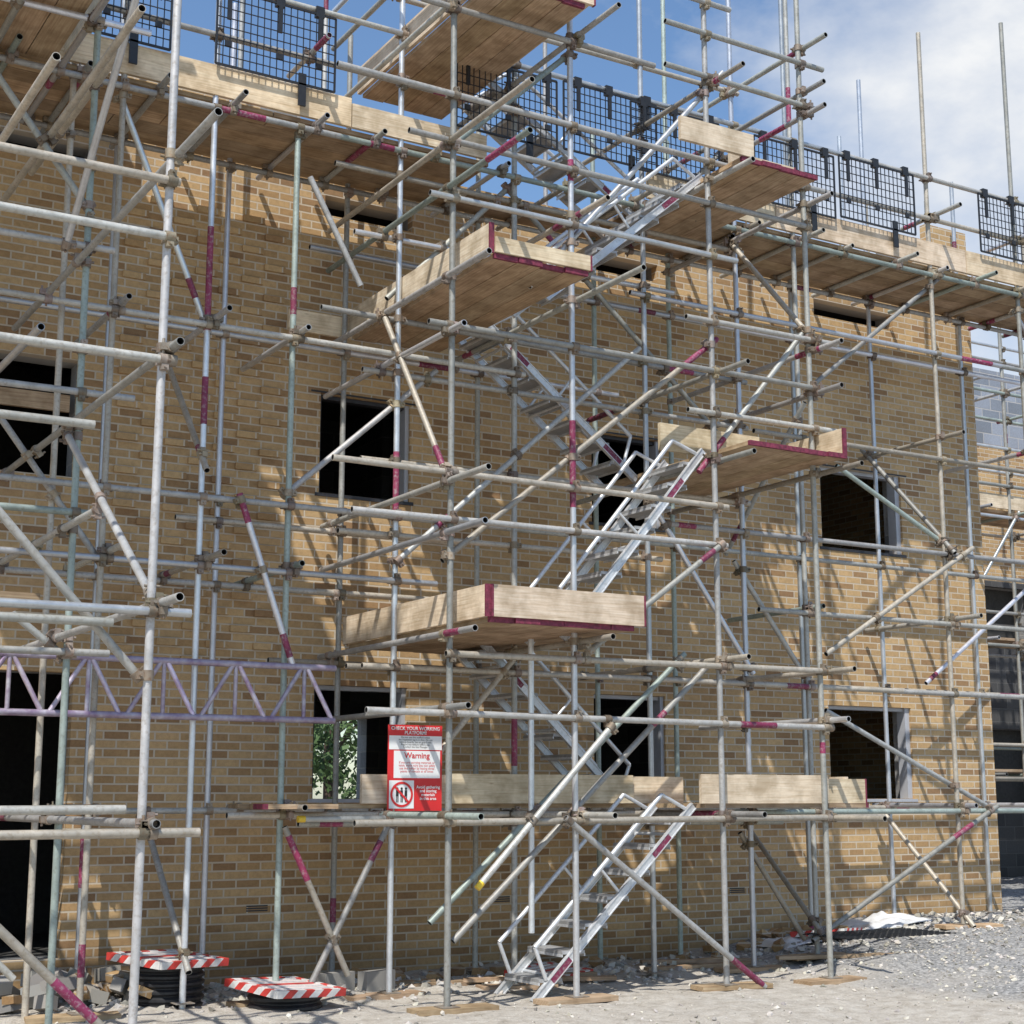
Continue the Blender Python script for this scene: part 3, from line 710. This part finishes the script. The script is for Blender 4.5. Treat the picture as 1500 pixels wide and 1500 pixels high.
# ------------------------------------------------------------------ distant trees
def tree(x,y,h,r):
    e=empty('tree'); mb=MB(); tube(mb,(x,y,0),(x,y,h*.55),M_BARK,.2,(1,1,1),8,False)
    for k in range(5):
        a_=U(0,6.28); tube(mb,(x,y,h*U(.3,.5)),(x+r*.6*math.cos(a_),y+r*.6*math.sin(a_),h*U(.6,.8)),M_BARK,.07,(1,1,1),6,False)
    cl=[(x+random.gauss(0,r*.45),y+random.gauss(0,r*.45),h*U(.15,.95),U(.3,.6)*r*.6) for _ in range(22)]
    for cx_,cy_,cz_,cr in cl:
        for _ in range(150):
            d=Vector((random.gauss(0,1),random.gauss(0,1),random.gauss(0,1))).normalized()*cr*U(.5,1.1)
            p=Vector((cx_,cy_,cz_))+d; a_=Vector((U(-1,1),U(-1,1),U(-1,1)))*.13; b_=Vector((U(-1,1),U(-1,1),U(-1,1)))*.13
            mb.add([p-a_,p+b_,p+a_,p-b_],[(0,1,2,3)],M_LEAF)
    mb.build('crown_and_trunk',e)
for x,y,h,r in [(21,52,7,4),(25,56,8,4),(17,50,6,4),(29,54,7,4)]: tree(x,y,h,r)

# ------------------------------------------------------------------ light, sky, camera
el=math.radians(55); az=math.radians(44)
D=Vector((-math.sin(az)*math.cos(el),-math.cos(az)*math.cos(el),math.sin(el)))
l=bpy.data.lights.new('sun','SUN'); l.energy=4.8; l.angle=math.radians(.55); l.color=(1,.965,.90)
lo=bpy.data.objects.new('sun',l); C.objects.link(lo); lo.rotation_euler=D.to_track_quat('Z','Y').to_euler(); lo.location=(0,0,30)
w=bpy.data.worlds.new('World'); bpy.context.scene.world=w; w.use_nodes=True; nt=w.node_tree
bg=nt.nodes['Background']; bg.inputs[1].default_value=.135
sky=N(nt,'ShaderNodeTexSky',sky_type='NISHITA'); sky.sun_disc=False; sky.sun_elevation=el; sky.sun_rotation=math.radians(180)+az
sky.altitude=50; sky.air_density=1.2; sky.dust_density=.6; sky.ozone_density=1.8
skc=mix(nt,sky.outputs[0],(.92,1.05,1.18),1.0,'MULTIPLY')
tc=N(nt,'ShaderNodeTexCoord').outputs['Generated']
mp=N(nt,'ShaderNodeMapping'); mp.inputs['Scale'].default_value=(1,1,1.7); mp.inputs['Location'].default_value=(.35,.1,0); nt.links.new(tc,mp.inputs[0])
n1=noise_n(nt,mp.outputs[0],3.2,7,.58)
dp=N(nt,'ShaderNodeVectorMath',operation='DOT_PRODUCT'); nt.links.new(tc,dp.inputs[0]); dp.inputs[1].default_value=Vector((.74,.56,.32)).normalized()
mr=N(nt,'ShaderNodeMapRange'); mr.inputs[1].default_value=.965; mr.inputs[2].default_value=1.0; mr.inputs[3].default_value=0; mr.inputs[4].default_value=.17; nt.links.new(dp.outputs['Value'],mr.inputs[0])
ad=N(nt,'ShaderNodeMath',operation='ADD'); nt.links.new(n1,ad.inputs[0]); nt.links.new(mr.outputs[0],ad.inputs[1])
fac=ramp(nt,ad.outputs[0],[(.50,(0,0,0)),(.61,(.45,.45,.45)),(.78,(1,1,1))])
cc=ramp(nt,n1,[(.35,(5.2,5.5,6.0)),(.7,(6.9,7.0,7.1))])
nt.links.new(mix(nt,skc,cc,fac),bg.inputs[0])
cam=bpy.data.cameras.new('camera'); cam.sensor_width=36; cam.lens=2280/1500*36; cam.clip_end=3000; cam.clip_start=.1
co=bpy.data.objects.new('camera',cam); C.objects.link(co); co.location=(0,0,1.6)
co.rotation_euler=(math.pi/2+math.atan(420/2280),0,-math.radians(30.7)); bpy.context.scene.camera=co
sc=bpy.context.scene; sc.view_settings.view_transform='Standard'; sc.view_settings.look='None'; sc.view_settings.exposure=0
